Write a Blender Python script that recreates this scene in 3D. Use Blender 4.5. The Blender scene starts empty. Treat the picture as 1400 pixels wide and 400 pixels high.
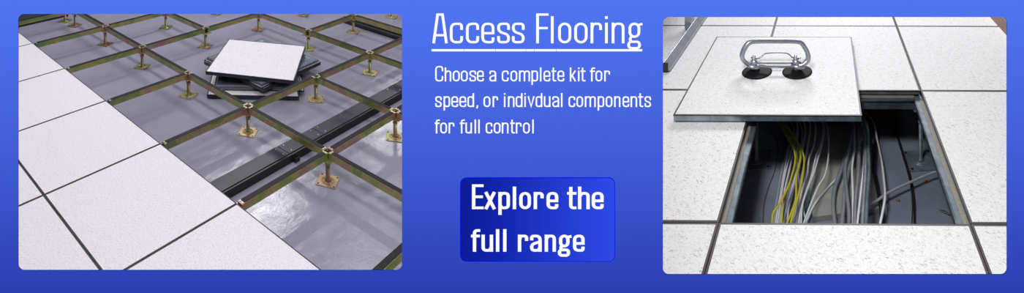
import bpy, bmesh, math, random
from mathutils import Vector, noise
from mathutils.geometry import tessellate_polygon
random.seed(7)
sc = bpy.context.scene
COL = sc.collection
PI = math.pi
T = 0.6                      # one floor tile, metres

# ------------------------------------------------------------------ camera (view camera with a rising/falling back)
F = 650.0                    # focal length in pixels of the 1400 px wide frame
CX, HOR = 700.0, -218.0      # principal point
EYE = 1.5
cam_d = bpy.data.cameras.new('camera')
cam = bpy.data.objects.new('camera', cam_d); COL.objects.link(cam)
cam.location = (0, 0, EYE); cam.rotation_euler = (PI/2, 0, 0)
cam_d.sensor_width = 36; cam_d.lens = 36*F/1400
cam_d.shift_y = (HOR-200)/1400
cam_d.clip_start = 0.02
sc.camera = cam
sc.view_settings.view_transform = 'Standard'
sc.view_settings.look = 'None'
sc.view_settings.exposure = 0
sc.view_settings.gamma = 1
sc.view_settings.use_curve_mapping = False

# ------------------------------------------------------------------ materials
def lin(c):
    c = c/255
    return c/12.92 if c <= .04045 else ((c+.055)/1.055)**2.4
def rgb(r, g, b): return (lin(r), lin(g), lin(b), 1)

def new_mat(name):
    m = bpy.data.materials.new(name); m.use_nodes = True
    nt = m.node_tree; b = nt.nodes['Principled BSDF']
    return m, nt, b
def N(nt, t, **k):
    n = nt.nodes.new(t)
    for a, v in k.items(): setattr(n, a, v)
    return n
def ramp(nt, fac, stops):
    r = N(nt, 'ShaderNodeValToRGB')
    e = r.color_ramp.elements
    while len(e) < len(stops): e.new(.5)
    for q, (p, c) in zip(e, stops): q.position = p; q.color = c
    nt.links.new(fac, r.inputs[0]); return r.outputs[0]
def pos(nt): return N(nt, 'ShaderNodeNewGeometry').outputs['Position']
def noise_n(nt, scale, detail=4, rough=.5, dist=0, vec=None):
    n = N(nt, 'ShaderNodeTexNoise'); n.inputs['Scale'].default_value = scale
    n.inputs['Detail'].default_value = detail; n.inputs['Roughness'].default_value = rough
    n.inputs['Distortion'].default_value = dist
    nt.links.new(vec if vec else pos(nt), n.inputs['Vector']); return n
def bump(nt, b, h, strength=.2, dist=.002):
    u = N(nt, 'ShaderNodeBump'); u.inputs['Strength'].default_value = strength; u.inputs['Distance'].default_value = dist
    nt.links.new(h, u.inputs['Height']); nt.links.new(u.outputs[0], b.inputs['Normal'])
def simple(name, c, rough=.5, metal=0, var=0, vs=40, spec=None):
    m, nt, b = new_mat(name)
    b.inputs['Roughness'].default_value = rough; b.inputs['Metallic'].default_value = metal
    if spec is not None: b.inputs['Specular IOR Level'].default_value = spec
    n = noise_n(nt, vs, 5)
    v = max(var, .04)
    lo = tuple(x*(1-v) for x in c[:3])+(1,); hi = tuple(min(1, x*(1+v)) for x in c[:3])+(1,)
    nt.links.new(ramp(nt, n.outputs[0], [(.3, lo), (.7, hi)]), b.inputs['Base Color'])
    return m
def mixc(nt, fac, a, b_):
    m = N(nt, 'ShaderNodeMix', data_type='RGBA')
    nt.links.new(fac, m.inputs['Factor'])
    for s, v in ((6, a), (7, b_)):
        if isinstance(v, tuple): m.inputs[s].default_value = v
        else: nt.links.new(v, m.inputs[s])
    return m.outputs[2]

def laminate(name, base, fleck, sx, sy, thr, rough):
    m, nt, b = new_mat(name)
    n1 = noise_n(nt, sx, 2, .5, 0)
    n2 = noise_n(nt, sy, 3, .6, 1.5)
    f1 = ramp(nt, n1.outputs[0], [(thr, (0,0,0,1)), (thr+.06, (1,1,1,1))])
    f2 = ramp(nt, n2.outputs[0], [(thr+.02, (0,0,0,1)), (thr+.08, (1,1,1,1))])
    c = mixc(nt, f1, base, fleck)
    d = tuple((x+y)/2 for x, y in zip(base, fleck))
    c = mixc(nt, f2, c, d)
    nt.links.new(c, b.inputs['Base Color'])
    b.inputs['Roughness'].default_value = rough
    return m
def laminate_fibre(name, base, fleck, rough):
    # short curly hair-like flecks: thin contour bands of a noise field, cut into pieces by a second one
    m, nt, b = new_mat(name)
    n1 = noise_n(nt, 88, 1, .5, .8)
    band = ramp(nt, n1.outputs[0], [(.472, (0,0,0,1)), (.490, (1,1,1,1)), (.510, (1,1,1,1)), (.528, (0,0,0,1))])
    n2 = noise_n(nt, 78, 2, .5)
    cut = ramp(nt, n2.outputs[0], [(.43, (0,0,0,1)), (.52, (1,1,1,1))])
    mu = N(nt, 'ShaderNodeMath', operation='MULTIPLY'); nt.links.new(band, mu.inputs[0]); nt.links.new(cut, mu.inputs[1])
    n3 = noise_n(nt, 140, 3, .6)
    sp = ramp(nt, n3.outputs[0], [(.58, (0,0,0,1)), (.68, (.55,.55,.55,1))])
    mx = N(nt, 'ShaderNodeMath', operation='MAXIMUM'); nt.links.new(mu.outputs[0], mx.inputs[0]); nt.links.new(sp, mx.inputs[1])
    nt.links.new(mixc(nt, mx.outputs[0], base, fleck), b.inputs['Base Color'])
    b.inputs['Roughness'].default_value = rough
    return m

def zinc(name, bright=False):
    m, nt, b = new_mat(name)
    n = noise_n(nt, 7, 3, .6, .6)
    c = ramp(nt, n.outputs[0], [(.30, (.42,.20,.19,1)), (.42, (.46,.30,.20,1)), (.5, (.46,.42,.13,1)), (.58, (.26,.34,.08,1)), (.72, (.16,.30,.22,1))])
    n2 = noise_n(nt, 160, 3)
    c = mixc(nt, ramp(nt, n2.outputs[0], [(.45, (0,0,0,1)), (.8, (.35,.35,.35,1))]), c, (.6,.55,.35,1))
    nt.links.new(c, b.inputs['Base Color'])
    if bright: c_ = None; c2 = ramp(nt, n.outputs[0], [(.3, (.36,.20,.16,1)), (.45, (.40,.27,.16,1)), (.55, (.42,.37,.16,1)), (.65, (.34,.36,.17,1)), (.75, (.20,.24,.12,1))]); nt.links.new(c2, b.inputs['Base Color'])
    b.inputs['Metallic'].default_value = .7; b.inputs['Roughness'].default_value = .34
    bump(nt, b, n2.outputs[0], .15, .001)
    return m
def subfloor_mat(name, c, rough, patch, bstr, spec=.6):
    m, nt, b = new_mat(name)
    n1 = noise_n(nt, 1.6, 6, .6, .8); n2 = noise_n(nt, 16, 6, .65, .4); n3 = noise_n(nt, 90, 4, .7)
    lo = tuple(x*(1-patch) for x in c[:3])+(1,); hi = tuple(x*(1+patch) for x in c[:3])+(1,)
    col = ramp(nt, n1.outputs[0], [(.3, lo), (.7, hi)])
    col = mixc(nt, ramp(nt, n3.outputs[0], [(.68, (0,0,0,1)), (.82, (.25,.25,.25,1))]), col, tuple(min(1, x*1.6) for x in c[:3])+(1,))
    nt.links.new(col, b.inputs['Base Color'])
    r = ramp(nt, n2.outputs[0], [(.3, (rough*.75,)*3+(1,)), (.7, (rough*1.25,)*3+(1,))])
    nt.links.new(r, b.inputs['Roughness'])
    b.inputs['Specular IOR Level'].default_value = spec
    bump(nt, b, n2.outputs[0], bstr, .004)
    return m
def emis(name, col, axis=None, stops=None, p0=0, p1=1):
    """a backlit printed colour; stops along one world axis are the graphic's own blend"""
    m = bpy.data.materials.new(name); m.use_nodes = True; nt = m.node_tree; nt.nodes.clear()
    o = N(nt, 'ShaderNodeOutputMaterial'); e = N(nt, 'ShaderNodeEmission')
    nt.links.new(e.outputs[0], o.inputs[0])
    if stops:
        s = N(nt, 'ShaderNodeSeparateXYZ'); nt.links.new(pos(nt), s.inputs[0])
        mr = N(nt, 'ShaderNodeMapRange'); mr.inputs['From Min'].default_value = p0; mr.inputs['From Max'].default_value = p1
        nt.links.new(s.outputs[axis], mr.inputs['Value'])
        nt.links.new(ramp(nt, mr.outputs[0], stops), e.inputs[0])
    else: e.inputs[0].default_value = col
    return m

M = {}
M['lamL'] = laminate('pale_lavender_laminate', (.76,.73,.765,1), (.58,.54,.62,1), 190, 260, .56, .5)
M['lamR'] = laminate_fibre('fibre_fleck_laminate', (.795,.79,.795,1), (.47,.43,.40,1), .6)
M['edgeL'] = simple('black_tile_edge', (.012,.013,.022,1), .5)
M['edgeR'] = simple('brown_black_tile_edge', (.035,.022,.024,1), .5)
M['panL'] = simple('dark_tile_pan', (.035,.042,.058,1), .45, .3, .3, 60)
M['zinc'] = zinc('yellow_passivated_zinc')
M['gasket'] = simple('black_gasket', (.016,.013,.018,1), .6, 0, .2, 50, spec=.25)
M['zincped'] = zinc('yellow_zinc_pedestal', True)
M['tray'] = simple('blue_grey_tile_underside', (.13,.155,.205,1), .4, .2, .2, 50)
M['screw'] = simple('bright_screw', (.75,.72,.66,1), .3, .8)
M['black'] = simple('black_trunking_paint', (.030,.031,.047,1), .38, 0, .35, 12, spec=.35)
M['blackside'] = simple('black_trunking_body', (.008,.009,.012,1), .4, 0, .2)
M['subL'] = subfloor_mat('sealed_lilac_concrete', (.285,.275,.36), .17, .10, .45)
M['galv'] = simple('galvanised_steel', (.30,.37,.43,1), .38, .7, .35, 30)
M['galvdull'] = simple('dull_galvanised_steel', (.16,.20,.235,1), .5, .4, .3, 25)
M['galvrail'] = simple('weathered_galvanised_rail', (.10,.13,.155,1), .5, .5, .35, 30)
M['tape'] = simple('beige_gasket_tape', (.235,.215,.18,1), .7, 0, .18, 130)
M['chrome'] = simple('brushed_aluminium', (.44,.47,.53,1), .36, .7, .1, 40)
M['rubber'] = simple('black_rubber', (.007,.007,.009,1), .7, spec=.2)
M['concR'] = subfloor_mat('blue_grey_concrete', (.17,.20,.26), .6, .25, .3, .3)
M['slab'] = simple('beige_grey_slab', (.31,.32,.29,1), .75, 0, .12, 14)
M['white'] = simple('white_cable_jacket', (.78,.79,.84,1), .4)
M['greyc'] = simple('grey_cable_jacket', (.33,.38,.44,1), .45)
M['yellow'] = simple('yellow_cable_jacket', (.60,.54,.04,1), .45)
M['blackc'] = simple('black_cable_jacket', (.012,.012,.014,1), .45)
M['brownc'] = simple('brown_cable_jacket', (.10,.07,.05,1), .6)
M['armour'] = simple('steel_flexible_conduit', (.50,.54,.60,1), .34, .7, .1, 60)
M['rack'] = simple('grey_rack_steel', (.36,.38,.45,1), .34, .5, .1, 20)
M['rackdark'] = simple('dark_rack_foot', (.02,.02,.025,1), .5)
M['brown'] = simple('brown_skirting', (.20,.115,.10,1), .6, 0, .15, 30)
M['wall'] = simple('matt_grey_wall', (.5,.5,.52,1), .8)
M['backing'] = simple('banner_backing', (.03,.04,.10,1), .6)
M['reddebris'] = simple('rust_brown_grit', (.20,.09,.05,1), .8)

# ------------------------------------------------------------------ mesh helpers (world coordinates in, object-local mesh out)
class MB:
    def __init__(s): s.v = []; s.f = []; s.sm = []
    def add(s, vs, fs, smooth=False):
        b = len(s.v); s.v += [Vector(v) for v in vs]
        for f in fs: s.f.append([b+i for i in f]); s.sm.append(smooth)
    def prism(s, bot, top):
        n = len(bot)
        s.add(list(bot)+list(top), [list(range(n))[::-1], list(range(n, 2*n))]+[[k, (k+1) % n, n+(k+1) % n, n+k] for k in range(n)])
    def loft(s, rings, closed=True, caps=True, smooth=True):
        n = len(rings[0]); vs = [p for r in rings for p in r]; fs = []
        for a in range(len(rings)-1):
            for k in range(n if closed else n-1):
                k2 = (k+1) % n
                fs.append([a*n+k, a*n+k2, (a+1)*n+k2, (a+1)*n+k])
        s.add(vs, fs, smooth)
        if caps:
            b = len(s.v)-len(vs)
            s.f.append([b+k for k in range(n)][::-1]); s.sm.append(False)
            s.f.append([b+(len(rings)-1)*n+k for k in range(n)]); s.sm.append(False)
    def tube(s, pts, r, n=8, closed=False, rf=None):
        pts = [Vector(p) for p in pts]; m = len(pts); rings = []
        up = Vector((0.03, 0.05, 1)); prev = None
        for k in range(m):
            a = pts[(k-1) % m] if (closed or k) else pts[0]
            b = pts[(k+1) % m] if (closed or k < m-1) else pts[-1]
            t = (b-a).normalized()
            if prev is None:
                x = t.cross(up)
                if x.length < .2: x = t.cross(Vector((1, 0, 0)))
                x.normalize()
            else:
                x = prev - t*prev.dot(t); x.normalize()
            prev = x; y = t.cross(x)
            rr = r*(rf(k) if rf else 1)
            rings.append([pts[k]+(x*math.cos(2*PI*q/n)+y*math.sin(2*PI*q/n))*rr for q in range(n)])
        if closed: rings.append(rings[0]); s.loft(rings, True, False)
        else: s.loft(rings)
    def build(s, name, mat, parent=None, loc=None, bevel=0, recalc=True):
        org = Vector(parent.get('_o', (0, 0, 0))) if parent else Vector(loc or (0, 0, 0))
        me = bpy.data.meshes.new(name)
        me.from_pydata([tuple(v-org) for v in s.v], [], s.f); me.polygons.foreach_set('use_smooth', s.sm)
        if recalc:
            bm = bmesh.new(); bm.from_mesh(me); bmesh.ops.remove_doubles(bm, verts=bm.verts, dist=1e-6)
            bmesh.ops.recalc_face_normals(bm, faces=bm.faces); bm.to_mesh(me); bm.free()
        me.materials.append(mat)
        o = bpy.data.objects.new(name, me); COL.objects.link(o)
        if parent: o.parent = parent
        else: o.location = org
        if parent: o['_o'] = list(org)
        else: o['_o'] = list(org)
        if bevel:
            b = o.modifiers.new('soft_edges', 'BEVEL'); b.width = bevel; b.segments = 2; b.limit_method = 'ANGLE'
        return o
ROOTS = []
def thing(name, label, cat, loc, group=None):
    o = bpy.data.objects.new(name, None); COL.objects.link(o); o.location = loc; o.empty_display_size = .05
    o['_o'] = list(loc); o['label'] = label; o['category'] = cat
    if group: o['group'] = group
    return o
def tag(o, label, cat, group=None):
    o['label'] = label; o['category'] = cat
    if group: o['group'] = group
    return o
def trim_at_wall(o, x=.019):
    # a perimeter piece cut to fit against the added divider wall
    ox = o.location.x+(o.parent.location.x if o.parent else 0)
    bm = bmesh.new(); bm.from_mesh(o.data)
    g = bm.verts[:]+bm.edges[:]+bm.faces[:]
    r = bmesh.ops.bisect_plane(bm, geom=g, plane_co=(x-ox, 0, 0), plane_no=(-1, 0, 0), clear_outer=True)
    bmesh.ops.holes_fill(bm, edges=[e for e in bm.edges if e.is_boundary])
    bm.to_mesh(o.data); bm.free()
def struct(o): o['kind'] = 'structure'; return o
# a mesh child whose own child needs the same origin: sub-parts are parented to a mesh at the same origin
def sub(mb, name, mat, part, **k): return mb.build(name, mat, part, **k)

class Room:
    """a raised floor laid out on two plan axes; i, j count tiles, z is metres above the tile tops"""
    def __init__(s, H, O, A, B): s.H = H; s.z0 = EYE-H; s.O = Vector(O); s.A = Vector(A); s.B = Vector(B)
    def p(s, i, j, z=0):
        q = s.O+s.A*i+s.B*j; return Vector((q.x, q.y, s.z0+z))
    def at(s, x, y, z=0):
        """plan position of a point measured in the photograph, lying z above the tile tops"""
        Y = (s.H-z)*F/(y-HOR); X = (x-CX)*Y/F
        d = Vector((X, Y))-s.O; det = s.A.x*s.B.y-s.A.y*s.B.x
        return (d.x*s.B.y-d.y*s.B.x)/det, (s.A.x*d.y-s.A.y*d.x)/det
    def w(s, x, y, z=0): return s.p(*s.at(x, y, z), z)
    def quad(s, i0, i1, j0, j1, z): return [s.p(i0, j0, z), s.p(i1, j0, z), s.p(i1, j1, z), s.p(i0, j1, z)]
    def box(s, mb, i0, i1, j0, j1, z0, z1): mb.prism(s.quad(i0, i1, j0, j1, z0), s.quad(i0, i1, j0, j1, z1))
    def ring(s, i, j, r, z, n=16, ph=0): return [s.p(i+r/T*math.cos(2*PI*k/n+ph), j+r/T*math.sin(2*PI*k/n+ph), z) for k in range(n)]
    def cyl(s, mb, i, j, prof, n=16, ph=0, smooth=True):
        mb.loft([s.ring(i, j, r, z, n, ph) for r, z in prof], smooth=smooth)
LR = Room(1.5, (-3.54791677, 3.52117233), (0.60262056, -0.38847699), (0.24306784, 0.34142015))
RR = Room(1.0, (1.41809898, 2.56702469), (-0.43783659, -0.66044716), (0.6544646, -0.00505108))
SUBL, SUBR = -.153, -.28

# ------------------------------------------------------------------ the banner with its two openings
WY = .55                       # distance of the banner
S = WY/F
def bp(x, y, d=0): return Vector(((x-CX)*S, WY+d, EYE-(y-HOR)*S))
def rrect(x0, y0, x1, y1, r, n=8):
    out = []
    for cx, cy, a0 in ((x1-r, y0+r, -90), (x1-r, y1-r, 0), (x0+r, y1-r, 90), (x0+r, y0+r, 180)):
        for k in range(n+1):
            a = math.radians(a0+90*k/n); out.append((cx+r*math.cos(a), cy+r*math.sin(a)))
    return out
banner = thing('display_banner', 'blue backlit banner wall with white lettering and two rounded picture openings', 'banner', (0, WY, 0))
OUT = [(-60, -40), (1460, -40), (1460, 440), (-60, 440)]
H1, H2 = (25, 19, 549.6, 368.7, 8), (906.4, 23.3, 1376.6, 374.4, 8)
def sheet(mb, d, grow):
    loops = [OUT, rrect(H1[0]-grow, H1[1]-grow, H1[2]+grow, H1[3]+grow, H1[4]+grow), rrect(H2[0]-grow, H2[1]-grow, H2[2]+grow, H2[3]+grow, H2[4]+grow)]
    flat = [q for l in loops for q in l]
    tris = tessellate_polygon([[Vector((x, y, 0)) for x, y in l] for l in loops])
    mb.add([bp(x, y, d) for x, y in flat], [list(t) for t in tris])
    return loops
TH, GR = .006, 9
mb = MB(); sheet(mb, 0, 0)
GRAD = [(0, rgb(81,117,241)), (.5, rgb(66,94,216)), (1, rgb(42,62,176))]
zt, zb = bp(0, 0).z, bp(0, 400).z
M['banner'] = emis('banner_print', None, 2, GRAD, zt, zb)
mb.build('face_sheet', M['banner'], banner, recalc=False)
mb = MB(); la = sheet(mb, TH, GR)
for l0, l1 in zip([OUT, rrect(*H1), rrect(*H2)], la):
    n = len(l0)
    mb.add([bp(x, y, .0004) for x, y in l0]+[bp(x, y, TH) for x, y in l1], [[k, (k+1) % n, n+(k+1) % n, n+k] for k in range(n)])
mb.build('backing_board', M['backing'], banner)
for px in (640, 760):
    mb = MB(); a = bp(px, 0, TH+.001); mb.prism([a+Vector((-.012, 0, -a.z)), a+Vector((.012, 0, -a.z)), a+Vector((.012, .02, -a.z)), a+Vector((-.012, .02, -a.z))],
                                             [a+Vector((-.012, 0, 0)), a+Vector((.012, 0, 0)), a+Vector((.012, .02, 0)), a+Vector((-.012, .02, 0))])
    mb.build('post', M['galv'], banner)

# lettering: every glyph is a set of centre lines, drawn with a pen of width sv (upright strokes) by sh (level strokes)
def rpath(pts, r):
    out = [pts[0]]
    for k in range(1, len(pts)-1):
        a, b, c = (Vector(pts[k-1]), Vector(pts[k]), Vector(pts[k+1]))
        r1 = pts[k][2] if len(pts[k]) > 2 else r
        a, b, c = a.to_2d(), b.to_2d(), c.to_2d()
        rr = min(r1, (a-b).length*.5, (c-b).length*.5)
        if rr < .05: out.append(tuple(b)); continue
        p, q = b+(a-b).normalized()*rr, b+(c-b).normalized()*rr
        for t in range(7):
            t /= 6; out.append(tuple(p*(1-t)**2+b*2*t*(1-t)+q*t*t))
    out.append(pts[-1][:2] if len(pts[-1]) > 2 else pts[-1]); out[0] = tuple(out[0][:2])
    return out
def stroke(mb, pts, sv, sh, closed, d):
    P = [Vector(p) for p in pts]
    Q = [P[0]]
    for p in P[1:]:
        if (p-Q[-1]).length > 1e-3: Q.append(p)
    P = Q
    if closed and (P[0]-P[-1]).length < 1e-3: P.pop()
    n = len(P); Lf, Rt = [], []
    for k in range(n):
        a = P[(k-1) % n] if (closed or k) else P[k]; b = P[(k+1) % n] if (closed or k < n-1) else P[k]
        d1 = (P[k]-a).normalized() if (P[k]-a).length > 1e-6 else (b-P[k]).normalized()
        d2 = (b-P[k]).normalized() if (b-P[k]).length > 1e-6 else d1
        n1 = Vector((-d1.y, d1.x)); n2 = Vector((-d2.y, d2.x)); m = (n1+n2)
        m = m.normalized() if m.length > 1e-6 else n1
        k_ = 1/max(.45, m.dot(n1)); off = Vector((m.x*sv/2, m.y*sh/2))*k_
        Lf.append(P[k]+off); Rt.append(P[k]-off)
    m_ = n if closed else n-1
    vs = [bp(p.x, p.y, -.0002-d) for p in Lf]+[bp(p.x, p.y, -.0002-d) for p in Rt]
    mb.add(vs, [[k, (k+1) % n, n+(k+1) % n, n+k] for k in range(m_)])
def glyph(mb, ch, x0, x1, yb, xt, ct, at, sv, sh, dsc, d=0):
    L, R = x0+sv/2, x1-sv/2; B, X = yb-sh/2, xt+sh/2; C = ct+sh/2
    w = R-L; h = B-X; r = min(w*.52, h*.3); mid = (X+B)/2; MX = (L+R)/2
    ps = []
    o = lambda *p, c=False, rr=r: ps.append((rpath(list(p), rr) if not c else None, c, p, rr))
    def loop(l, t, rt, b, rr):
        q = rrect(l, t, rt, b, min(rr, (rt-l)/2*.98, (b-t)/2*.98), 6); ps.append((q, True, None, rr))
    if ch == 'A':
        o((x0+sv*.5, yb), (MX-sv*.42-w*.10, ct+sh/2, 0), (MX+sv*.42+w*.10, ct+sh/2, 0), (x1-sv*.5, yb)); o((L+w*.19, yb-h*.44), (R-w*.19, yb-h*.44))
    elif ch in 'cC':
        t = X if ch == 'c' else C; H = B-t
        o((R, t+H*.33), (R, t), (L, t), (L, B), (R, B), (R, B-H*.33))
    elif ch == 'e': o((L, mid+sh*.1, 0), (R, mid+sh*.1, 0), (R, X), (L, X), (L, B), (R, B), (R, B-h*.26))
    elif ch == 's': o((R, X+h*.33), (R, X), (L, X), (L, X+h*.42, r*.9), (R, X+h*.60, r*.9), (R, B), (L, B), (L, B-h*.33))
    elif ch == 'o': loop(L, X, R, B, r)
    elif ch == 'F': o((L, yb), (L, C, 0), (x1, C)); o((L, C+(B-C)*.49), (x1-sv*.25, C+(B-C)*.49))
    elif ch == 'E': o((x1, C), (L, C, 0), (L, B, 0), (x1, B)); o((L, C+(B-C)*.5), (x1-sv*.2, C+(B-C)*.5))
    elif ch == 'l': o(((x0+x1)/2, at), ((x0+x1)/2, yb))
    elif ch == 'r': o((L, xt), (L, yb)); o((L, X+h*.30), (L+w*.12, X), (R, X, r*.75), (R, X+h*.34))
    elif ch == 'i':
        m = (x0+x1)/2; o((m, xt), (m, yb)); t = at-(0 if d else 0); o((m, t), (m, t+sv*1.0))
    elif ch == 'n': o((L, xt), (L, yb)); o((L, X+h*.25), (L+w*.2, X), (R, X), (R, yb))
    elif ch == 'h': o((L, at), (L, yb)); o((L, X+h*.25), (L+w*.2, X), (R, X), (R, yb))
    elif ch == 'm':
        o((L, xt), (L, yb)); o((L, X+h*.25), (L+w*.1, X), (MX, X), (MX, yb)); o((MX, X+h*.25), (MX+w*.1, X), (R, X), (R, yb))
    elif ch == 'u': o((R, xt), (R, yb)); o((R, B-h*.25), (R-w*.2, B), (L, B), (L, xt))
    elif ch == 'p': o((L, xt), (L, dsc)); o((L, X+h*.22), (L+w*.2, X), (R, X), (R, B), (L+w*.2, B), (L, B-h*.22))
    elif ch == 'd': o((R, at), (R, yb)); o((R, X+h*.22), (R-w*.2, X), (L, X), (L, B), (R-w*.2, B), (R, B-h*.22))
    elif ch == 'a': o((L, X+h*.30), (L, X), (R, X), (R, yb)); o((R, X+h*.40), (L, X+h*.58), (L, B), (R-w*.2, B), (R, B-h*.22))
    elif ch == 't':
        m = x0+(x1-x0)*.40; o((m, at+(xt-at)*.05), (m, B), (x1, B)); o((x0, X), (x1, X))
    elif ch == 'f':
        m = x0+(x1-x0)*.38; o((x1, at+sh/2), (m, at+sh/2), (m, yb)); o((x0, X), (x1-sv*.1, X))
    elif ch == 'k': o((L, at), (L, yb)); o((x1-sv*.55, xt), (L+sv*.3, mid+h*.12)); o((L+w*.38, mid), (x1-sv*.5, yb))
    elif ch == 'v': o((x0+sv*.5, xt), (MX, yb-sh*.3, 0), (x1-sv*.5, xt))
    elif ch == 'x': o((x0+sv*.5, xt), (x1-sv*.5, yb)); o((x1-sv*.5, xt), (x0+sv*.5, yb))
    elif ch == ',': o((MX, yb-sv*1.15), (MX, yb), (MX-sv*.5, yb+sv*.9), rr=.2)
    elif ch == 'g':
        w2 = x1-x0; rr_ = x0+w2*.86; b1 = X+h*.70
        loop(x0+w2*.08+sv/2, X, rr_-sv/2, b1, r*.9)
        o((rr_-sv*.9, X+h*.10), (rr_-sv*.1, X+sh*.3), (x1, X+sh*.1), rr=1)
        o((x0+w2*.30, b1-sh*.1), (x0+w2*.10+sv/2, b1+h*.08), (x0+w2*.12+sv/2, B-sh*.4), (x0+w2*.4, B-sh*.1), rr=1.5)
        loop(x0+sv/2, B-sh*.2, x0+w2*.90-sv/2, dsc-sh/2, h*.16)
    for q, c, _, _ in ps: stroke(mb, q, sv, sh, c, d)
M['ink'] = emis('white_print', (1, 1, 1, 1))
def line(name, parent, txt, xs, yb, xt, ct, at, sv, sh, dsc, d=0):
    mb = MB(); chars = [c for c in txt if c != ' ']
    assert len(chars) == len(xs), (txt, len(chars), len(xs))
    for c, (a, b) in zip(chars, xs): glyph(mb, c, a, b, yb, xt, ct, at, sv, sh, dsc, d)
    for k, f in enumerate(mb.f):
        v = [mb.v[i] for i in f]; nrm = (v[1]-v[0]).cross(v[2]-v[0])
        if nrm.y > 0: f.reverse()
    return mb.build(name, M['ink'], parent, recalc=False)
line('heading_lettering', banner, 'Access Flooring', [(591,612.3),(615,633),(637,655),(658,676),(679.7,697.2),(699.8,717.3),(733,750),(752.8,757.2),(763,781),(785,803.3),(807.3,823),(826.8,831.2),(836.2,853.8),(857.5,878.3)],
     59, 30.8, 18.2, 22, 3.8, 3.1, 67.2)
mb = MB()
cuts = [590, 634.5, 677.6, 719.0, 730.5, 760.5, 878]
for a, b in zip(cuts, cuts[1:]):
    mb.add([bp(a+(.25 if a > 590 else 0), 66.9, -.0002), bp(b-(.25 if b < 878 else 0), 66.9, -.0002), bp(b-(.25 if b < 878 else 0), 70, -.0002), bp(a+(.25 if a > 590 else 0), 70, -.0002)], [[0, 1, 2, 3][::-1]])
mb.build('underline', M['ink'], banner, recalc=False)
BK = dict(sv=2.1, sh=1.85)
line('paragraph_lettering', banner, 'Choose a complete kit for', [(595,606),(608,617),(619,628.6),(630,639.6),(641.7,651),(652,661.5),(669,678.5),(686,695.4),(697.8,707.2),(709.5,724.6),(726.5,735.6),(738,740.4),
     (743,752.4),(753.8,760.5),(762,771.4),(779,787.8),(790,792.4),(793.7,800.5),(806.4,813.6),(814,823.4),(826,834)], 111, 96.2, 90, 92, BK['sv'], BK['sh'], 115.8)
line('paragraph_lettering', banner, 'speed, or indivdual components', [(595,604),(606.4,615.4),(617,626.4),(628,637.4),(639,648.2),(651,654.4),(661,670.5),(673.4,681),(688.8,691.2),(694.4,703.4),(705,714.4),(716.7,719),(721.2,731),(732.3,741.5),
     (743.5,752.6),(755,764.5),(766.8,769.1),(777.2,786.4),(788,797.2),(799.5,814.5),(817,826),(828,837.2),(839.5,848.2),(851,860.2),(862,871),(872.4,879.4),(881,890)], 146, 131.3, 125, 127, BK['sv'], BK['sh'], 150.8)
line('paragraph_lettering', banner, 'for full control', [(594.2,601.4),(601.8,611.2),(613.3,621.3),(628.5,635.6),(636.3,645.3),(648.6,651.1),(653.7,656.1),(664,673.2),(675,684.4),(686,695.3),(697.4,704),(705.2,713.2),(715,724.4),(727.4,730)], 182, 167.2, 161, 163, BK['sv'], BK['sh'], 187)

btn = thing('sign_button', 'dark blue rounded rectangle lettered Explore the full range on the banner', 'button', tuple(bp(735, 357)))
def plate(name, mat, x0, y0, x1, y1, r, d):
    q = rrect(x0, y0, x1, y1, r); mb = MB(); mb.add([bp(x, y, -d) for x, y in q], [list(range(len(q)))[::-1]])
    n = len(q); mb.add([bp(x, y, -d) for x, y in q]+[bp(x, y, -.00005) for x, y in q], [[k, n+k, n+(k+1) % n, (k+1) % n] for k in range(n)])
    return mb.build(name, mat, btn, recalc=False)
M['btnb'] = emis('pure_blue_outline', rgb(2, 6, 250))
M['btn'] = emis('button_blue', None, 0, [(0, rgb(11,28,148)), (.25, rgb(17,37,172)), (.6, rgb(33,57,203)), (1, rgb(46,75,230))], bp(629, 0).x, bp(841, 0).x)
plate('outline', M['btnb'], 629, 242, 841, 357, 9, .0003)
plate('button_face', M['btn'], 630, 243, 840, 356, 8, .0005)
line('button_lettering', btn, 'Explore the', [(645.3,661.2),(661.8,678.4),(681.3,697.2),(700.9,705.8),(709.9,725.9),(729.6,743.4),(747.1,763.2),(775.2,788),(790.1,806.2),(808.8,825.2)], 285, 261.6, 251.2, 254.2, 4.6, 3.6, 292.8, .0004)
line('button_lettering', btn, 'full range', [(644,656.6),(658.3,674.2),(677.9,682.8),(687.7,692.6),(708,722.2),(724.6,740.6),(744.6,760),(762.6,781.2),(783.2,799.2)], 343, 319.8, 309, 312.3, 4.6, 3.6, 349.8, .0004)

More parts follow.
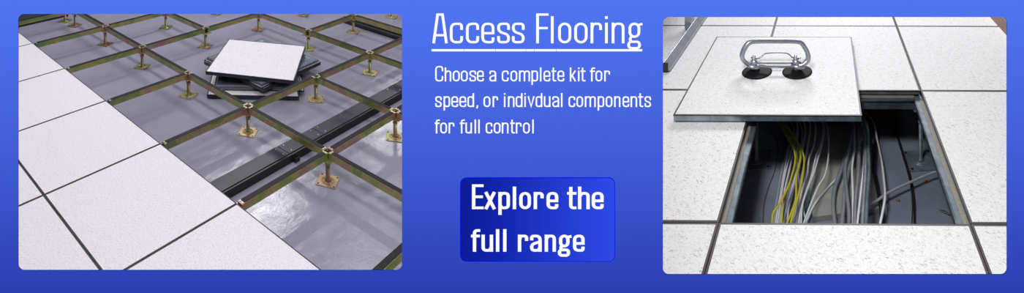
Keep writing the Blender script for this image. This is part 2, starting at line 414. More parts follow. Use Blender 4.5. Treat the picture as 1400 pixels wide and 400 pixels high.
# ------------------------------------------------------------------ floor tile
def tile(room, ci, cj, rot, ztop, thick, lam, edge, pan, label, inverted=False, size=1.0, group=None, trim=.012, name='laminate_tile', edge_w=.0055, tray=None):
    hs = size/2-.0009/T
    c, s_ = math.cos(rot), math.sin(rot)
    def P(u, v, z): return room.p(ci+u*c-v*s_, cj+u*s_+v*c, z)
    def sq(h, z): return [P(-h, -h, z), P(h, -h, z), P(h, h, z), P(-h, h, z)]
    zb = ztop-thick
    t = thing(name, label, 'floor tile', tuple(P(0, 0, zb)), group)
    e = edge_w/T
    def Z(d): return ztop-d if not inverted else zb+d      # d = depth below the laminate face
    mb = MB(); mb.prism(sq(hs-e, Z(.004)), sq(hs-e, Z(0)))
    mb.build('laminate_face', lam, t)
    mb = MB()
    a, b = sq(hs, Z(0)), sq(hs-e, Z(0)); a2, b2 = sq(hs, Z(trim)), sq(hs-e, Z(trim))
    mb.add(a+b+a2+b2, [f for k in range(4) for f in ([k, (k+1) % 4, 4+(k+1) % 4, 4+k], [k, (k+1) % 4, 8+(k+1) % 4, 8+k], [4+k, 4+(k+1) % 4, 12+(k+1) % 4, 12+k], [8+k, 8+(k+1) % 4, 12+(k+1) % 4, 12+k])])
    mb.build('edge_trim', edge, t)
    mb = MB()
    if inverted:      # the underside shows: a pressed steel tray with a raised rim and rows of domes
        n = 40; g = []
        ins = .014/T
        mb.loft([sq(hs-ins, Z(trim)), sq(hs-ins, Z(thick-.005)), sq(hs-ins-.006/T, Z(thick))], caps=False, smooth=False)
        h = hs-ins-.006/T
        for a in range(n+1):
            for b in range(n+1):
                u, v = -1+2*a/n, -1+2*b/n
                m = max(abs(u), abs(v))
                k = 0 if m > .88 else min(1, (.88-m)/.05)
                cu, cv = math.cos((u*2.5+.5)*PI*1.0), math.cos((v*2.5+.5)*PI)
                dome = max(0, (u and cu*cu or cu*cu)*cv*cv-.25)/.75
                g.append(P(u*h, v*h, Z(thick)-k*.010*(1-.85*dome)))
        mb.add(g, [[a*(n+1)+b, (a+1)*(n+1)+b, (a+1)*(n+1)+b+1, a*(n+1)+b+1] for a in range(n) for b in range(n)], True)
    else:
        ins = .0015/T
        mb.loft([sq(hs-ins, ztop-trim), sq(hs-ins, ztop-thick+.006), sq(hs-ins-.012/T, ztop-thick)], smooth=False)
    mb.build('steel_pan', tray if inverted else pan, t)
    if room is RR and min(q.x for q in sq(hs, 0)) < .02:
        for ch in [o for o in bpy.data.objects if o.parent is t]: trim_at_wall(ch)
    return t

# ------------------------------------------------------------------ stringer: rail + gasket + end screws
def stringer(room, i0, j0, i1, j1, label, ztop, hgt, wid, body, gask, gap, gw, screws, group, lip=0):
    d = Vector((i1-i0, j1-j0)); L = d.length; d /= L; nrm = Vector((-d.y, d.x))
    def P(s_, l, z): q = Vector((i0, j0))+d*s_+nrm*(l/T); return room.p(q.x, q.y, z)
    a, b = gap/T, L-gap/T; w = wid/2
    t = thing('stringer', label, 'stringer', tuple(P(L/2, 0, ztop-hgt)), group)
    prof = [(-w, ztop), (-w, ztop-.006), (-w+.002, ztop-.007), (-w+.002, ztop-hgt), (w-.002, ztop-hgt), (w-.002, ztop-.007), (w, ztop-.006), (w, ztop)]
    mb = MB(); mb.loft([[P(s_, l, z) for l, z in prof] for s_ in (a, b)], smooth=False)
    if lip:      # rolled bead along the inner top edge
        for sg in (-1, 1): mb.tube([P(a, sg*w, ztop-.003), P(b, sg*w, ztop-.003)], .0035, 8)
    rail = mb.build('rail', body, t)
    mb = MB(); g2 = gw/2; pr2 = [(-g2, ztop+.0002), (-g2, ztop+.002), (g2, ztop+.002), (g2, ztop+.0002)]
    mb.loft([[P(s_, l, z) for l, z in pr2] for s_ in (a+(.016/T if screws else 0), b-(.016/T if screws else 0))], smooth=False)
    mb.build('gasket', gask, t)
    if screws:
        for s_ in (a+.009/T, b-.009/T):
            mb = MB(); r = .0042
            for l in (-.0075, .0075):
                c = P(s_, l, 0)
                rings = []
                for rr, zz in ((r, ztop), (r, ztop+.002), (r*.6, ztop+.0026)):
                    rings.append([P(s_+rr/T*math.cos(k*PI/4), l+rr*math.sin(k*PI/4), zz) for k in range(8)])
                mb.loft(rings)
            mb.build('screw', M['screw'], rail)
    return t

# ------------------------------------------------------------------ pedestal: base plate, tube, nut, threaded rod, head
def pedestal(room, i, j, zf, zt, label, metal, group, rot=.6, base=.1, tr=.011, head=.075, cap=0):
    t = thing('pedestal', label, 'pedestal', tuple(room.p(i, j, zf)), group)
    def sq(h, z, ph=rot): return [room.p(i+h/T*math.sqrt(2)*math.cos(ph+PI/4+k*PI/2), j+h/T*math.sqrt(2)*math.sin(ph+PI/4+k*PI/2), z) for k in range(4)]
    mb = MB(); mb.loft([sq(base/2, zf+.0005), sq(base/2, zf+.004)], smooth=False)
    bpz = mb.build('base_plate', metal, t, bevel=.001)
    mb = MB()
    for rr in (.030, .021):
        mb.loft([room.ring(i, j, rr+.003, zf+.0042, 20), room.ring(i, j, rr+.002, zf+.0065, 20), room.ring(i, j, rr-.002, zf+.0065, 20), room.ring(i, j, rr-.003, zf+.0042, 20)], caps=False)
    mb.build('pressed_ring', metal, bpz)
    mb = MB()
    for k in range(4):
        a = rot+PI/4+k*PI/2; q = base*.56/T
        room.cyl(mb, i+q*math.cos(a), j+q*math.sin(a), [(.005, zf+.0041), (.005, zf+.0046)], 8)
    mb.build('bolt_hole', M['rubber'], bpz)
    hz = zt-zf
    mb = MB(); room.cyl(mb, i, j, [(tr*1.5, zf+.0045), (tr*1.2, zf+.010), (tr, zf+.013), (tr, zf+hz*.70)], 16)
    mb.build('tube', metal, t)
    mb = MB(); room.cyl(mb, i, j, [(tr*1.35, zf+hz*.70+.0003), (tr*1.35, zf+hz*.70+.008)], 6, smooth=False)
    mb.build('nut', metal, t)
    mb = MB(); room.cyl(mb, i, j, [(tr*.72, zf+hz*.70+.0085), (tr*.72, zt-.006)], 12)
    mb.build('threaded_rod', metal, t)
    mb = MB(); mb.loft([sq(head*.30, zt-.010, 0), sq(head/2, zt-.004, 0), sq(head/2, zt, 0)], smooth=False)
    mb.build('head', metal, t)
    if not cap:
        mb = MB(); mb.loft([sq(.009, zt+.0003, 0), sq(.009, zt+.028, 0)], smooth=False); mb.build('dark_gap_block', M['rubber'], t)  # black block set between the rails so the gap reads dark
    if cap:
        mb = MB(); mb.loft([sq(.0235, zt+.0003, 0), sq(.0235, zt+cap, 0)], smooth=False); mb.build('corner_block', M['galv'], t, bevel=.003)
    return t

# ================================================================== LEFT: open stringer grid
def slab_world(name, x0, x1, y0, y1, z0, z1, mat):
    mb = MB(); mb.prism([Vector((x, y, z0)) for x, y in ((x0, y0), (x1, y0), (x1, y1), (x0, y1))], [Vector((x, y, z1)) for x, y in ((x0, y0), (x1, y0), (x1, y1), (x0, y1))])
    return struct(mb.build(name, mat))
slab_world('floor', -6.5, -.02, .6, 7.0, SUBL-.05, SUBL, M['subL'])
ztl = -.004
WORD = {-1: 'furthest', 0: 'far', 1: 'middle', 2: 'near', 3: 'nearer', 4: 'nearest'}
tl = {
 (-1,-1): 'pale laminate tile, small wedge in the far top corner of the left floor',
 (0,-1): 'pale laminate tile, second from the far end along the open grid',
 (1,-1): 'pale laminate tile, third from the far end along the open grid',
 (2,-1): 'pale laminate tile, fourth from the far end along the open grid',
 (3,-1): 'whole pale laminate tile nearest the long black trunking, large in front',
 (4,-1): 'pale laminate tile at the bottom edge beside the glossy bare floor',
 (2,-2): 'pale laminate tile sliver at the left picture edge, above the lower joint crossing',
 (3,-2): 'pale laminate tile in the bottom left corner of the left floor',
 (4,-2): 'pale laminate tile corner at bottom, between two converging dark joints',
}
for (i, j), lb in tl.items():
    tile(LR, i+.5, j+.5, 0, 0, .03, M['lamL'], M['edgeL'], M['panL'], lb, group='laid tiles of the left floor')
def vis(i, j, z=0, m=0):
    q = LR.p(i, j, z)
    if q.y < .7: return False
    x = CX+q.x/q.y*F; y = HOR+(EYE-q.z)/q.y*F
    return H1[0]-m < x < H1[2]+m and H1[1]-m < y < H1[3]+m
segs = []
for i in range(-3, 8):
    for j in range(0, 7): segs.append((i, j, i, j+1)); 
for j in range(1, 7):
    for i in range(-3, 7): segs.append((i, j, i+1, j))
where = {}
def px_of(i, j, z=0):
    q = LR.p(i, j, z); return CX+q.x/q.y*F, HOR+(EYE-q.z)/q.y*F
# each stringer by its two end nodes, told apart by what it joins or passes
STR = {
 (-1,0,-1,1): 'yellow zinc stringer in the top left corner, above a black cable tray',
 (0,0,0,1): 'yellow zinc stringer from the topmost visible tile joint to the nearest node',
 (0,1,0,2): 'short stringer piece leaving the top left node for the top edge',
 (1,0,1,1): 'yellow zinc stringer starting at the second tile joint from the top',
 (1,1,1,2): 'stringer continuing right from the second joint stringer towards the top edge',
 (1,2,1,3): 'stringer at top centre left, rising to the node above the stack',
 (2,0,2,1): 'yellow zinc stringer starting at the third tile joint from the top',
 (2,3,2,4): 'stringer at the top, rising rightwards from the node behind the stack corner',
 (3,0,3,1): 'long yellow zinc stringer starting at the fourth tile joint, left of the trunking',
 (3,1,3,2): 'greenish stringer passing just in front of the stacked tiles',
 (3,2,3,3): 'reddish stringer rising right from the node beside the stack',
 (3,3,3,4): 'stringer running off the right edge above the black trunking, third from the top',
 (4,0,4,1): 'reddish yellow stringer starting at the tile edge right beside the black trunking',
 (4,1,4,2): 'long stringer beside the trunking, joining the two nearest pedestals',
 (4,2,4,3): 'stub of stringer leaving the right edge from the nearest right hand node',
 (5,0,5,1): 'dark topped stringer crossing the bottom right corner over glossy floor',
 (-1,1,0,1): 'stringer falling from the top edge to the top left node',
 (0,1,1,1): 'stringer joining the two leftmost visible nodes',
 (1,1,2,1): 'stringer falling towards the stack, ending at the removed crossing',
 (2,1,3,1): 'stringer passing just left of the stacked tiles',
 (3,1,4,1): 'long stringer crossing over the black trunking left of its middle',
 (4,1,5,1): 'stringer from the nearest pedestal down to the right edge over glossy floor',
 (0,2,1,2): 'short stringer falling from the top edge, left of the stack',
 (3,2,4,2): 'stringer crossing over the right end of the black trunking',
 (4,2,5,2): 'stub of stringer falling off the right edge beside the right hand node',
 (1,3,2,3): 'stringer falling from top centre to the node behind the stack',
 (2,3,3,3): 'long stringer at upper right, behind and right of the stack',
 (3,3,4,3): 'stringer falling off the right edge beyond the black trunking',
 (2,4,3,4): 'stringer over the ribbed cable tray in the top right corner'}
PEDL = {
 (-1,1): 'bronze pedestal under the top left stringer crossing',
 (0,1): 'bronze pedestal nearest the top left corner whose whole post shows',
 (0,2): 'dark pedestal near the top edge, left of the middle',
 (0,3): 'pedestal whose foot just shows at the top edge above the stack',
 (1,1): 'bronze pedestal second from the left, in the second row from the top',
 (1,2): 'bronze pedestal to the upper left of the stacked tiles',
 (1,3): 'pedestal directly above the stacked tiles at the top edge',
 (1,4): 'pedestal foot showing at the top edge right of the stack',
 (2,1): 'bronze pedestal to the left of the stacked tiles',
 (2,3): 'pedestal half hidden behind the right corner of the stack',
 (2,4): 'pedestal at upper right in front of the ribbed cable tray',
 (2,5): 'pedestal foot in the top right corner beyond the cable tray',
 (3,1): 'yellow pedestal in front of the stacked tiles',
 (3,2): 'reddish pedestal just right of the stack, before the trunking',
 (3,3): 'pedestal at upper right between the stack and the right edge',
 (4,1): 'bright yellow pedestal nearest the front, on glossy floor below the trunking',
 (4,2): 'bright pedestal at the right edge below the black trunking'}
nodes = set()
for sgm in segs:
    i0, j0, i1, j1 = sgm
    if (2, 2) in ((i0, j0), (i1, j1)): continue      # taken out where the lifted tiles are stacked
    if sgm in STR:
        stringer(LR, *sgm, STR[sgm], ztl, .034, .030, M['zinc'], M['gasket'], .0154, .0255, True, 'stringers of the open grid')
        nodes.add((i0, j0)); nodes.add((i1, j1))
for (i, j), lb in PEDL.items():
    pedestal(LR, i, j, SUBL, ztl-.0345, lb, M['zincped'], 'pedestals of the open grid', rot=.55+random.uniform(-.18, .18))
    
pedestal(LR, -1.30, .97, SUBL, -.05, 'spare zinc pedestal standing behind another near the top left corner', M['zincped'], 'pedestals of the open grid', rot=.5)

# trunking on the bare floor
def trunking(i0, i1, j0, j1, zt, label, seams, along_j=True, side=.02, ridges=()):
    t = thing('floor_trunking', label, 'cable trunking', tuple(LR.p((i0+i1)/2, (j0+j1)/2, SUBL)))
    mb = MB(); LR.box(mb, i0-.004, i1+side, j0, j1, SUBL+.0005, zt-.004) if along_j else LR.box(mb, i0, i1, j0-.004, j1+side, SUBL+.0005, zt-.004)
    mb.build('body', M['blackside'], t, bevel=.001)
    for a, b in zip(seams, seams[1:]):
        mb = MB()
        if along_j: LR.box(mb, i0, i1, a+.003, b-.003, zt-.0038, zt)
        else: LR.box(mb, a+.003, b-.003, j0, j1, zt-.0038, zt)
        lid = mb.build('lid', M['black'], t, bevel=.0008)
        mb = MB()
        for u in (a+.05, b-.05):
            for k in (.18, .82):
                pi, pj = (i0+(i1-i0)*k, u) if along_j else (u, j0+(j1-j0)*k)
                LR.cyl(mb, pi, pj, [(.0035, zt+.0001), (.0025, zt+.0015)], 8)
        mb.build('rivet', M['screw'], lid)
    for k in ridges:
        mb = MB(); LR.box(mb, i0, i1, k, k+.03, zt+.0002, zt+.012); mb.build('ridge', M['rackdark'], t)
    return t
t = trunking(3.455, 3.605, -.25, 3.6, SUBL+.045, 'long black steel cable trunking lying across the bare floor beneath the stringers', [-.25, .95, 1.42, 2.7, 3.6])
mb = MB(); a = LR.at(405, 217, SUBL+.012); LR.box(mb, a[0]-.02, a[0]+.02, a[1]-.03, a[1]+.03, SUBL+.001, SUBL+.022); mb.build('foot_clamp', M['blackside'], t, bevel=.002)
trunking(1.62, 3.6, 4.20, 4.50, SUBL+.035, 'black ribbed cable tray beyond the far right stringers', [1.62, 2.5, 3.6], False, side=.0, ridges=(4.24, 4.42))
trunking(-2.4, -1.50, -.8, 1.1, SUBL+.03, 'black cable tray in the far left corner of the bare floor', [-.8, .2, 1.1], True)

# the stack of lifted tiles
rt = math.radians
ST = [
 (2.19, 1.82, 46, -.126, False, 'lifted pale tile lying face up at the bottom of the stack'),
 (2.15, 1.94, 46.5, -.099, True, 'upside down dark tile, second from the bottom of the stack'),
 (2.13, 2.01, 93, -.072, False, 'lifted pale tile turned cornerwise, third from the bottom of the stack'),
 (2.13, 2.01, 91, -.045, True, 'upside down dark tile with a dimpled tray, just under the top tile of the stack'),
 (2.185, 1.895, 35.0, -.018, False, 'pale tile lying face up on top of the stack')]
for ci, cj, rot, zt, inv, lb in ST:
    tile(LR, ci, cj, rt(rot), zt, .0265, M['lamL'], M['edgeL'], M['panL'], lb, inverted=inv, size=1.015, tray=M['tray'], group='stack of lifted tiles', trim=.006, edge_w=.007)

# ================================================================== RIGHT: opened raised floor with cables
zr = RR.z0
tr_l = {
 (-1,-1): 'flecked white floor tile in the top left corner, under the equipment rack',
 (-1,0): 'flecked white floor tile at the top edge behind the lifted tile',
 (-1,1): 'flecked white floor tile in the top right corner, beside the brown skirting',
 (0,-1): 'flecked white floor tile to the left of the lifted tile, under the rack rail',
 (0,0): 'flecked white floor tile mostly covered by the lifted tile, behind the hole',
 (0,1): 'flecked white floor tile behind and to the right of the hole',
 (1,-1): 'flecked white floor tile bordering the left side of the hole',
 (1,1): 'flecked white floor tile bordering the right side of the hole',
 (2,-1): 'flecked white floor tile in the bottom left corner of the right picture',
 (2,0): 'flecked white floor tile in front of the hole, along the bottom edge',
 (2,1): 'flecked white floor tile in the bottom right corner of the right picture'}
for (i, j), lb in tr_l.items():
    tile(RR, i+.5, j+.5, 0, 0, .022, M['lamR'], M['edgeR'], M['galvdull'], lb, group='laid tiles of the right floor', trim=.005)
# lifted tile
lift = tile(RR, .83, .108, 0.003, .0285, .028, M['lamR'], M['edgeR'], M['galv'], 'lifted flecked floor tile with a suction lifter on it, resting over the hole', size=1.02, trim=.003)
# stringers around the hole
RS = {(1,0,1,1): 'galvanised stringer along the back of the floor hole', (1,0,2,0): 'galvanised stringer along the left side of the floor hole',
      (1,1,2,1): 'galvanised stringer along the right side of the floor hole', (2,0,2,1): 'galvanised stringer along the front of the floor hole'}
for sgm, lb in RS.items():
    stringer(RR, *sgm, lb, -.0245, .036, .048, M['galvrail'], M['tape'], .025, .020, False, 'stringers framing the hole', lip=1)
RP_ = {(1,0): 'slim steel pedestal in the dark back left of the floor hole', (1,1): 'slim steel pedestal at the back right corner of the floor hole',
       (2,0): 'steel pedestal under the front left corner of the hole', (2,1): 'steel pedestal under the front right corner of the hole'}
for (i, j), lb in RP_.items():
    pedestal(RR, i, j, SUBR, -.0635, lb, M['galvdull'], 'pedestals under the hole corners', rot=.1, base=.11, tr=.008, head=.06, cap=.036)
# cavity floor, added divider wall
slab_world('floor', .02, 5.2, .62, 6.0, zr+SUBR-.05, zr+SUBR, M['concR'])
slab_world('wall_light_divider', -.015, .015, .62, 6.5, SUBL-.05, 1.85, M['wall'])  # added wall, out of view, keeps the two rooms' lighting separate
# brown skirting along the right hand edge
mb = MB(); RR.box(mb, -1.6, .9, 1.83, 1.95, .0005, .07)
o = struct(mb.build('baseboard_right', M['brown'], bevel=.003))
# added unseen black walls that stop stray light and keep the void dark
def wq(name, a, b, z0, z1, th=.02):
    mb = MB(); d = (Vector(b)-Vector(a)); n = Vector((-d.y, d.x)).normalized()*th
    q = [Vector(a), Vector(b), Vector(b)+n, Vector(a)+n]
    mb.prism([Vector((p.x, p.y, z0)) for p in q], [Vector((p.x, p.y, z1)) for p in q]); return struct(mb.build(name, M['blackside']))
def xy(i, j): q = RR.O+RR.A*i+RR.B*j; return (q.x, q.y)
zc0, zc1 = zr+SUBR, zr-.024
trim_at_wall(wq('wall_lightstop_left', xy(-1, -1.0), xy(3, -1.0), zc0, zc1))
wq('wall_lightstop_right', xy(3, 2.0), xy(-1, 2.0), zc0, zc1)
wq('wall_lightstop_back', xy(-1, 2.0), xy(-1, -1.0), zc0, zc1)
trim_at_wall(wq('wall_lightstop_front', xy(2.99, -1.0), xy(2.99, 2.0), zc0, zc1))

# suction lifter
A0 = RR.w(1035, 98.5, .0285); A1 = RR.w(1090, 98.5, .0285)
cc = (A0+A1)/2; sp = F/cc.y
def hp(x, y, dy=0): return Vector(((x-CX)*cc.y/F, cc.y+dy, EYE-(y-HOR)*cc.y/F))
lf = thing('suction_lifter', 'silver twin cup suction lifter with black rubber pads on the lifted tile', 'suction lifter', tuple(cc))
def crom(pts, n=8, closed=False):
    P = [Vector(p) for p in pts]; out = []; m = len(P)
    for k in range(m if closed else m-1):
        g = lambda q: P[q % m] if closed else P[max(0, min(m-1, q))]
        p0, p1, p2, p3 = g(k-1), g(k), g(k+1), g(k+2)
        for s_ in range(n):
            t = s_/n
            out.append(.5*((2*p1)+(-p0+p2)*t+(2*p0-5*p1+4*p2-p3)*t*t+(-p0+3*p1-3*p2+p3)*t**3))
    if not closed: out.append(P[-1])
    return out
for (x, P0) in ((1035, A0), (1090, A1)):
    i, j = RR.at(x, 98.5, .0285); z = .0285
    mb = MB(); RR.cyl(mb, i, j, [(.057, z+.0004), (.0575, z+.002), (.050, z+.004), (.034, z+.006), (.020, z+.009), (.012, z+.012)], 40)
    cup = mb.build('suction_cup', M['rubber'], lf)
    mb = MB(); RR.cyl(mb, i, j, [(.013, z+.0125), (.013, z+.020), (.011, z+.028), (.011, z+.034)], 24)
    hub = mb.build('hub', M['chrome'], lf)
    xx = 1031 if x == 1035 else 1088
    c = hp(xx, 84)
    mb = MB()
    mb.loft([[c+Vector((r*math.cos(2*PI*k/14), r*math.sin(2*PI*k/14), zz)) for k in range(14)] for r, zz in ((.013, -.012), (.013, .004), (.008, .006), (.008, .012), (.012, .013), (.012, .016), (.005, .017), (.005, .026), (.003, .028))])
    mb.build('bolt', M['chrome'], lf)
loopP = [(1026,90),(1017,83),(1014.5,77),(1016,70),(1020.5,62),(1025,58),(1032,56.5),(1045,56.2),(1060,56.2),(1075,56.2),(1088,56.6),(1095,58.5),(1099,63),(1103.5,71),(1105,78),(1103,84),(1096,90)]
mb = MB(); mb.tube(crom([hp(x, y) for x, y in loopP], 6), 3.0/sp, 14)
mb.build('handle_frame', M['chrome'], lf)
mb = MB()
for y, dy in ((86.3, .006), (89.6, -.006)): mb.tube([hp(1026, y, dy), hp(1045, y+.6, dy), hp(1076, y+.6, dy), hp(1096, y, dy)], 1.5/sp, 8)
for x in (1030, 1091):
    c = hp(x, 90.0)
    mb.loft([[c+Vector((r*math.cos(2*PI*k/18)*1.25, r*math.sin(2*PI*k/18), zz)) for k in range(18)] for r, zz in ((.013, -.012), (.021, -.006), (.021, .004), (.014, .009))])
mb.build('cross_bar', M['chrome'], lf)
mb = MB(); mb.tube(crom([hp(x, y, -.004) for x, y in [(1028,78.5),(1036,78.8),(1040,77),(1043.5,73.5),(1049,71.9),(1062,71.2),(1074,71.9),(1079,74.5),(1082,77.6),(1086,78.7),(1094,78.2)]], 5), .9/sp, 8)
mb.build('lever', M['chrome'], lf)

# equipment rack standing at the top left of the right floor
rk = thing('equipment_rack', 'grey steel equipment rack base rail on the floor, top left of the lifted tile', 'equipment rack', tuple(RR.p(.3, -.62, 0)))
mb = MB()
pr = [(-.642, .006), (-.598, .006), (-.602, .018), (-.644, .040), (-.650, .040), (-.650, .006)]
mb.loft([[RR.p(i, j, z) for j, z in pr] for i in (.785, -.9)], smooth=False)
mb.build('base_rail', M['rack'], rk, bevel=.001)
mb = MB(); RR.box(mb, .74, .78, -.64, -.605, .0003, .0058); mb.build('foot', M['rackdark'], rk)
mb = MB(); RR.box(mb, -.86, -.80, -.64, -.605, .0003, .0058); mb.build('foot', M['rackdark'], rk)
mb = MB(); RR.box(mb, .785, .789, -.655, -.612, .0005, .042); mb.build('end_cap', M['rackdark'], rk)
mb = MB(); RR.box(mb, .03, .12, -.705, -.652, .012, .5); mb.build('upright_post', M['rack'], rk, bevel=.002)
mb = MB(); RR.box(mb, -.9, .95, -1.9, -.70, .46, .95); mb.build('cabinet_body', M['rack'], rk, bevel=.003)

# slab of board lying in the void
q = [RR.w(x, y, SUBR+.018) for x, y in ((1097, 172), (1187, 172), (1204, 284), (1111, 296))]
mb = MB(); mb.prism([p-Vector((0, 0, .0175)) for p in q], q)
tag(mb.build('board_offcut', M['slab'], bevel=.001, loc=tuple(sum(q, Vector())/4)), 'beige grey board lying under the cables on the void floor', 'board')

# cables: points measured in the photograph, laid at a height above the void floor
def cable(kind, pts, r, h, label, mat, group=None, ridge=False):
    W = [RR.w(x, y, SUBR+h) for x, y in pts]
    a = (W[0]-W[2]).normalized(); W = [W[0]+Vector((a.x*.22, .6, 0)), W[0]+Vector((a.x*.06, .13, 0))]+W
    b = W[-1]-W[-2]; W.append(W[-1]+b.normalized()*.22)
    for k in range(1, len(W)-1): W[k].z += .0
    P = crom(W, 14 if not ridge else 8)
    mb = MB()
    if ridge:
        Q = [P[0]]; step = .0016
        acc = 0
        for k in range(1, len(P)):
            d = P[k]-Q[-1]
            while d.length >= step: Q.append(Q[-1]+d.normalized()*step); d = P[k]-Q[-1]
        mb.tube(Q, r, 8, rf=lambda k: 1.0 if k % 4 in (0, 1) else .74)
    else: mb.tube(P, r*1.05, 8)
    c = W[len(W)//2]
    return tag(mb.build(kind, mat, loc=(c.x, c.y, RR.z0+SUBR)), label, 'cable' if kind != 'armoured_conduit' else 'conduit', group)
Wt, Gr = M['white'], M['greyc']
h0 = .022
CB = [
 ('data_cable', [(1083,168),(1079,190),(1073,215),(1068,238),(1064,262),(1060,285),(1057.5,307)], .0042, Gr, 'thick grey cable, leftmost of the pale cable bundle', 'gl'),
 ('data_cable', [(1084.5,175),(1078,205),(1071,240),(1067,265),(1062.5,290),(1060,307)], .0026, Wt, 'white cable touching the thick grey one at the left of the bundle', 'gl'),
 ('data_cable', [(1086,180),(1080.5,210),(1074,235),(1069,262),(1066,285),(1062.5,307)], .0026, Wt, 'second white cable from the left of the bundle', 'gl'),
 ('data_cable', [(1089,170),(1085,205),(1079,232),(1073,258),(1069,285),(1065.5,307)], .0026, Wt, 'third white cable from the left, among the yellow ones', 'gl'),
 ('data_cable', [(1096,176),(1094,215),(1086,245),(1079,272),(1074,292),(1071,307)], .0026, Wt, 'white cable showing between two yellow cables', 'gl'),
 ('data_cable', [(1100,170),(1098,200),(1091,235),(1083,262),(1078,285),(1076,307)], .0026, Wt, 'white cable just right of the nearest yellow cable end', 'gl'),
 ('data_cable', [(1090,168),(1090,195),(1091.5,240),(1095,262),(1099,290),(1104,307)], .0026, Wt, 'white cable bending rightwards across the others near the front', 'gl'),
 ('data_cable', [(1107,168),(1104,200),(1098,230),(1092,262),(1088,285),(1084.5,307)], .0028, Wt, 'white cable in the middle of the front bundle', 'gl'),
 ('data_cable', [(1114,168),(1113,195),(1106.5,215),(1103,238),(1096,262),(1091,285),(1088,307)], .0028, Wt, 'white cable curving over the left edge of the beige board', 'gl'),
 ('data_cable', [(1124,168),(1122,195),(1116,212),(1110,238),(1102,262),(1095,285),(1091.5,307)], .0026, Wt, 'white cable crossing the board just left of the longest curve', 'gl'),
 ('data_cable', [(1126,168),(1124,195),(1120,210),(1113,235),(1105,255),(1097,280),(1095,307)], .0026, Wt, 'white cable running down the left third of the board', 'gl'),
 ('data_cable', [(1129,168),(1133,200),(1129,235),(1118,256),(1108,280),(1098,307)], .0024, Wt, 'thin white cable bowing out over the middle of the board', 'gl'),
 ('data_cable', [(1166,172),(1164,206),(1150,236),(1130,258),(1113,280),(1100,307)], .0028, Wt, 'white cable running diagonally from the conduits to the left bundle', 'gl'),
 ('yellow_cable', [(1088,207),(1086,235),(1075,262),(1070,285),(1068,307)], .0028, M['yellow'], 'yellow cable second from the left in the bundle', 'y'),
 ('yellow_cable', [(1094,208),(1089,240),(1088,270),(1082,290),(1075,307)], .0029, M['yellow'], 'yellow cable lying in the middle of the yellow group', 'y'),
 ('yellow_cable', [(1098,210),(1098,235),(1093,262),(1086,285),(1080.5,307)], .0029, M['yellow'], 'rightmost yellow cable of the bundle', 'y'),
 ('yellow_cable', [(1087,212),(1081,245),(1072,266),(1064,281),(1057,291),(1055,307)], .0028, M['yellow'], 'yellow cable curling out at the far left of the bundle', 'y'),
 ('loose_cable', [(1064,200),(1060,230),(1050,258),(1044.5,280),(1043,307)], .0013, M['brownc'], 'hair thin brown wire lying alone on the dark left side', None),
 ('armoured_conduit', [(1178,172),(1171,195),(1157,212),(1149,235),(1141,258),(1139,282),(1142,307)], .0062, M['armour'], 'ribbed steel conduit bowing furthest left over the board', 'a'),
 ('armoured_conduit', [(1181,175),(1166,214),(1159,238),(1155,262),(1153,285),(1151,307)], .0062, M['armour'], 'ribbed steel conduit second from the left', 'a'),
 ('armoured_conduit', [(1164,168),(1160,205),(1155,230),(1157.5,262),(1160.5,285),(1161,307)], .0060, M['armour'], 'ribbed steel conduit third from the left, leaning to the right', 'a'),
 ('grey_cable', [(1166,165),(1168,200),(1165,230),(1166,262),(1166.5,307)], .0034, Wt, 'smooth pale cable running straight between the steel conduits', 'g'),
 ('armoured_conduit', [(1172,168),(1174,210),(1173,240),(1170,270),(1168.5,307)], .0058, M['armour'], 'ribbed steel conduit in the middle of the group', 'a'),
 ('grey_cable', [(1176,165),(1181.5,190),(1181,225),(1177,262),(1172,307)], .0032, Wt, 'smooth pale cable curving over the top of the steel conduits', 'g'),
 ('armoured_conduit', [(1179,166),(1183,200),(1183,235),(1181,270),(1179.5,307)], .0062, M['armour'], 'ribbed steel conduit second from the right', 'a'),
 ('armoured_conduit', [(1184,168),(1187,205),(1188,235),(1185.5,270),(1184,307)], .0056, M['galvdull'], 'darkest ribbed conduit at the right end of the group', 'a'),
 ('black_cable', [(1198,175),(1196.5,200),(1195,228),(1197,242),(1200,258),(1204,280),(1207,307)], .0060, M['blackc'], 'thick black cable emerging right of the steel conduits', None),
 ('black_cable', [(1219,168),(1225,180),(1232,202),(1240,228),(1246,251),(1249,278),(1248.5,307)], .0045, M['blackc'], 'black cable lying alone across the bare right half', None),
 ('grey_cable', [(1193.5,166),(1199,190),(1205,218),(1208.5,245),(1210,268),(1207,288),(1203,307)], .0034, Wt, 'single pale cable looping down right of the conduits', 'g'),
]
GN = {'gl': 'pale cables of the left bundle', 'y': 'yellow cables in the bundle', 'a': 'ribbed steel conduits in the void', 'g': 'smooth pale cables among the conduits', None: None}
ord_l, ord_r = 0, 0
for kind, pts, r, mat, lb, g in CB:
    if g in ('gl', 'y'): h = .010+ord_l*.0063; ord_l += 1
    elif g in ('a', 'g'):
        h = .0388+ord_r*.0125 if lb.startswith('single') is False else .03; ord_r += 1
    else: h = r+.0008
    if lb.startswith('single'): h = .0485
    if lb.startswith('white cable running diag'): h = .0225
    if lb.startswith('thick black'): h = .0255
    if lb.startswith('thick grey cable, left'): h = .0052
    if lb.startswith('black cable lying'): h = .0125
    cable(kind, pts, r, h, lb, mat, GN[g], ridge=(kind == 'armoured_conduit'))
# flat grey cable crossing towards the right
W = [RR.w(x, y, SUBR+.0385) for x, y in [(1176,290),(1190,280),(1200,273.5),(1212,264.5),(1228,256),(1244,249),(1262,241),(1281,234),(1300,228)]]
mb = MB(); mb.tube(crom(W, 8), .0038, 10)
tag(mb.build('grey_cable', M['greyc'], loc=tuple(W[4])), 'thick grey cable slanting up to the right across the black one', 'cable')
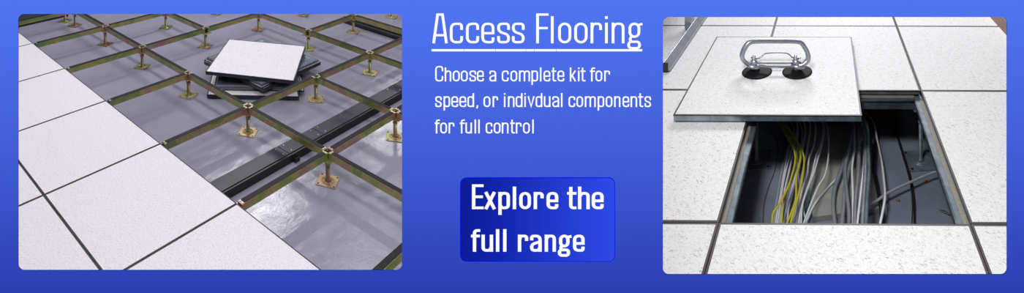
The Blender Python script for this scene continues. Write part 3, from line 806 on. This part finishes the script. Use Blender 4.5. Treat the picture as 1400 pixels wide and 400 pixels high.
# grit on the void floor
for n_, (x, y, lb) in enumerate([(1227, 274, 'small rust brown crumb on the void floor near the front'), (1266, 249, 'tiny dark brown crumb on the void floor under the slanting cable'), (1293, 292, 'dark shred lying near the front right corner of the hole')]):
    c = RR.w(x, y, SUBR)
    mb = MB(); L_ = .007 if n_ != 2 else .016
    rings = []
    for k in range(6):
        t = k/5; rr = .0045*math.sin(PI*(.08+.84*t)); cx_ = c+Vector(((t-.5)*L_*1.3, -(t-.5)*L_*1.5, .005))
        rings.append([cx_+Vector((rr*math.cos(q*PI/3)*random.uniform(.7, 1.2), rr*math.sin(q*PI/3)*.8*random.uniform(.7, 1.2), rr*math.sin(q*PI/3+1)*.7)) for q in range(6)])
    mb.loft(rings)
    tag(mb.build('crumb', M['reddebris'] if n_ != 2 else M['blackc'], loc=tuple(c)), lb, 'debris')

# ------------------------------------------------------------------ light
w = bpy.data.worlds.new('world'); sc.world = w; w.use_nodes = True
bg = w.node_tree.nodes['Background']; bg.inputs[0].default_value = (.86, .88, 1, 1); bg.inputs[1].default_value = .12
def area(name, loc, target, sx, sy, e, col=(1, 1, 1), roll=0):
    d = bpy.data.lights.new(name, 'AREA'); d.shape = 'RECTANGLE'; d.size = sx; d.size_y = sy; d.energy = e; d.color = col
    o = bpy.data.objects.new(name, d); COL.objects.link(o); o.location = loc
    v = Vector(target)-Vector(loc); q = v.to_track_quat('-Z', 'Y'); o.rotation_euler = q.to_euler()
    if roll: o.rotation_euler.rotate_axis('Z', roll)
    return o
angA = math.atan2(LR.A.y, LR.A.x); angB = math.atan2(LR.B.y, LR.B.x)
def ceil_light(name, x, y, z, ang, L_, W_, e, col=(1, 1, 1)):
    d = bpy.data.lights.new(name, 'AREA'); d.shape = 'RECTANGLE'; d.size = L_; d.size_y = W_; d.energy = e; d.color = col
    o = bpy.data.objects.new(name, d); COL.objects.link(o); o.location = (x, y, z); o.rotation_euler = (0, 0, ang)
    return o
TUBE = (1, .975, 1)
ceil_light('ceiling_tube', -1.5, 2.7, 2.45, angA, 3.4, .12, 21, TUBE)
ceil_light('ceiling_tube', -3.7, 3.9, 2.45, angA, 3.4, .14, 31, TUBE)  # extra tube, added to lift the far left of the floor
ceil_light('ceiling_tube', -0.5, 3.9, 2.45, angA, 3.0, .12, 20, TUBE)
ceil_light('ceiling_tube', -2.7, 1.8, 2.45, angA, 3.4, .12, 21, TUBE)
ceil_light('ceiling_tube', -2.97, 5.45, 2.45, angB, 1.0, .42, 34, TUBE)
ceil_light('ceiling_tube', -1.72, 7.2, 2.45, angB, 1.2, .4, 26, TUBE)
area('ceiling_panel_right', (-.12, .5, 2.45), (1.6, 1.8, .4), .4, .4, 52, (1, .99, .98))
area('fill_light_far', (2.9, 4.5, 2.4), (2.0, 2.0, .5), 1.2, .8, 90, (.97, .98, 1))  # unseen fill lamp added to brighten the right floor

for o in list(bpy.data.objects):
    if '_o' in o.keys(): del o['_o']
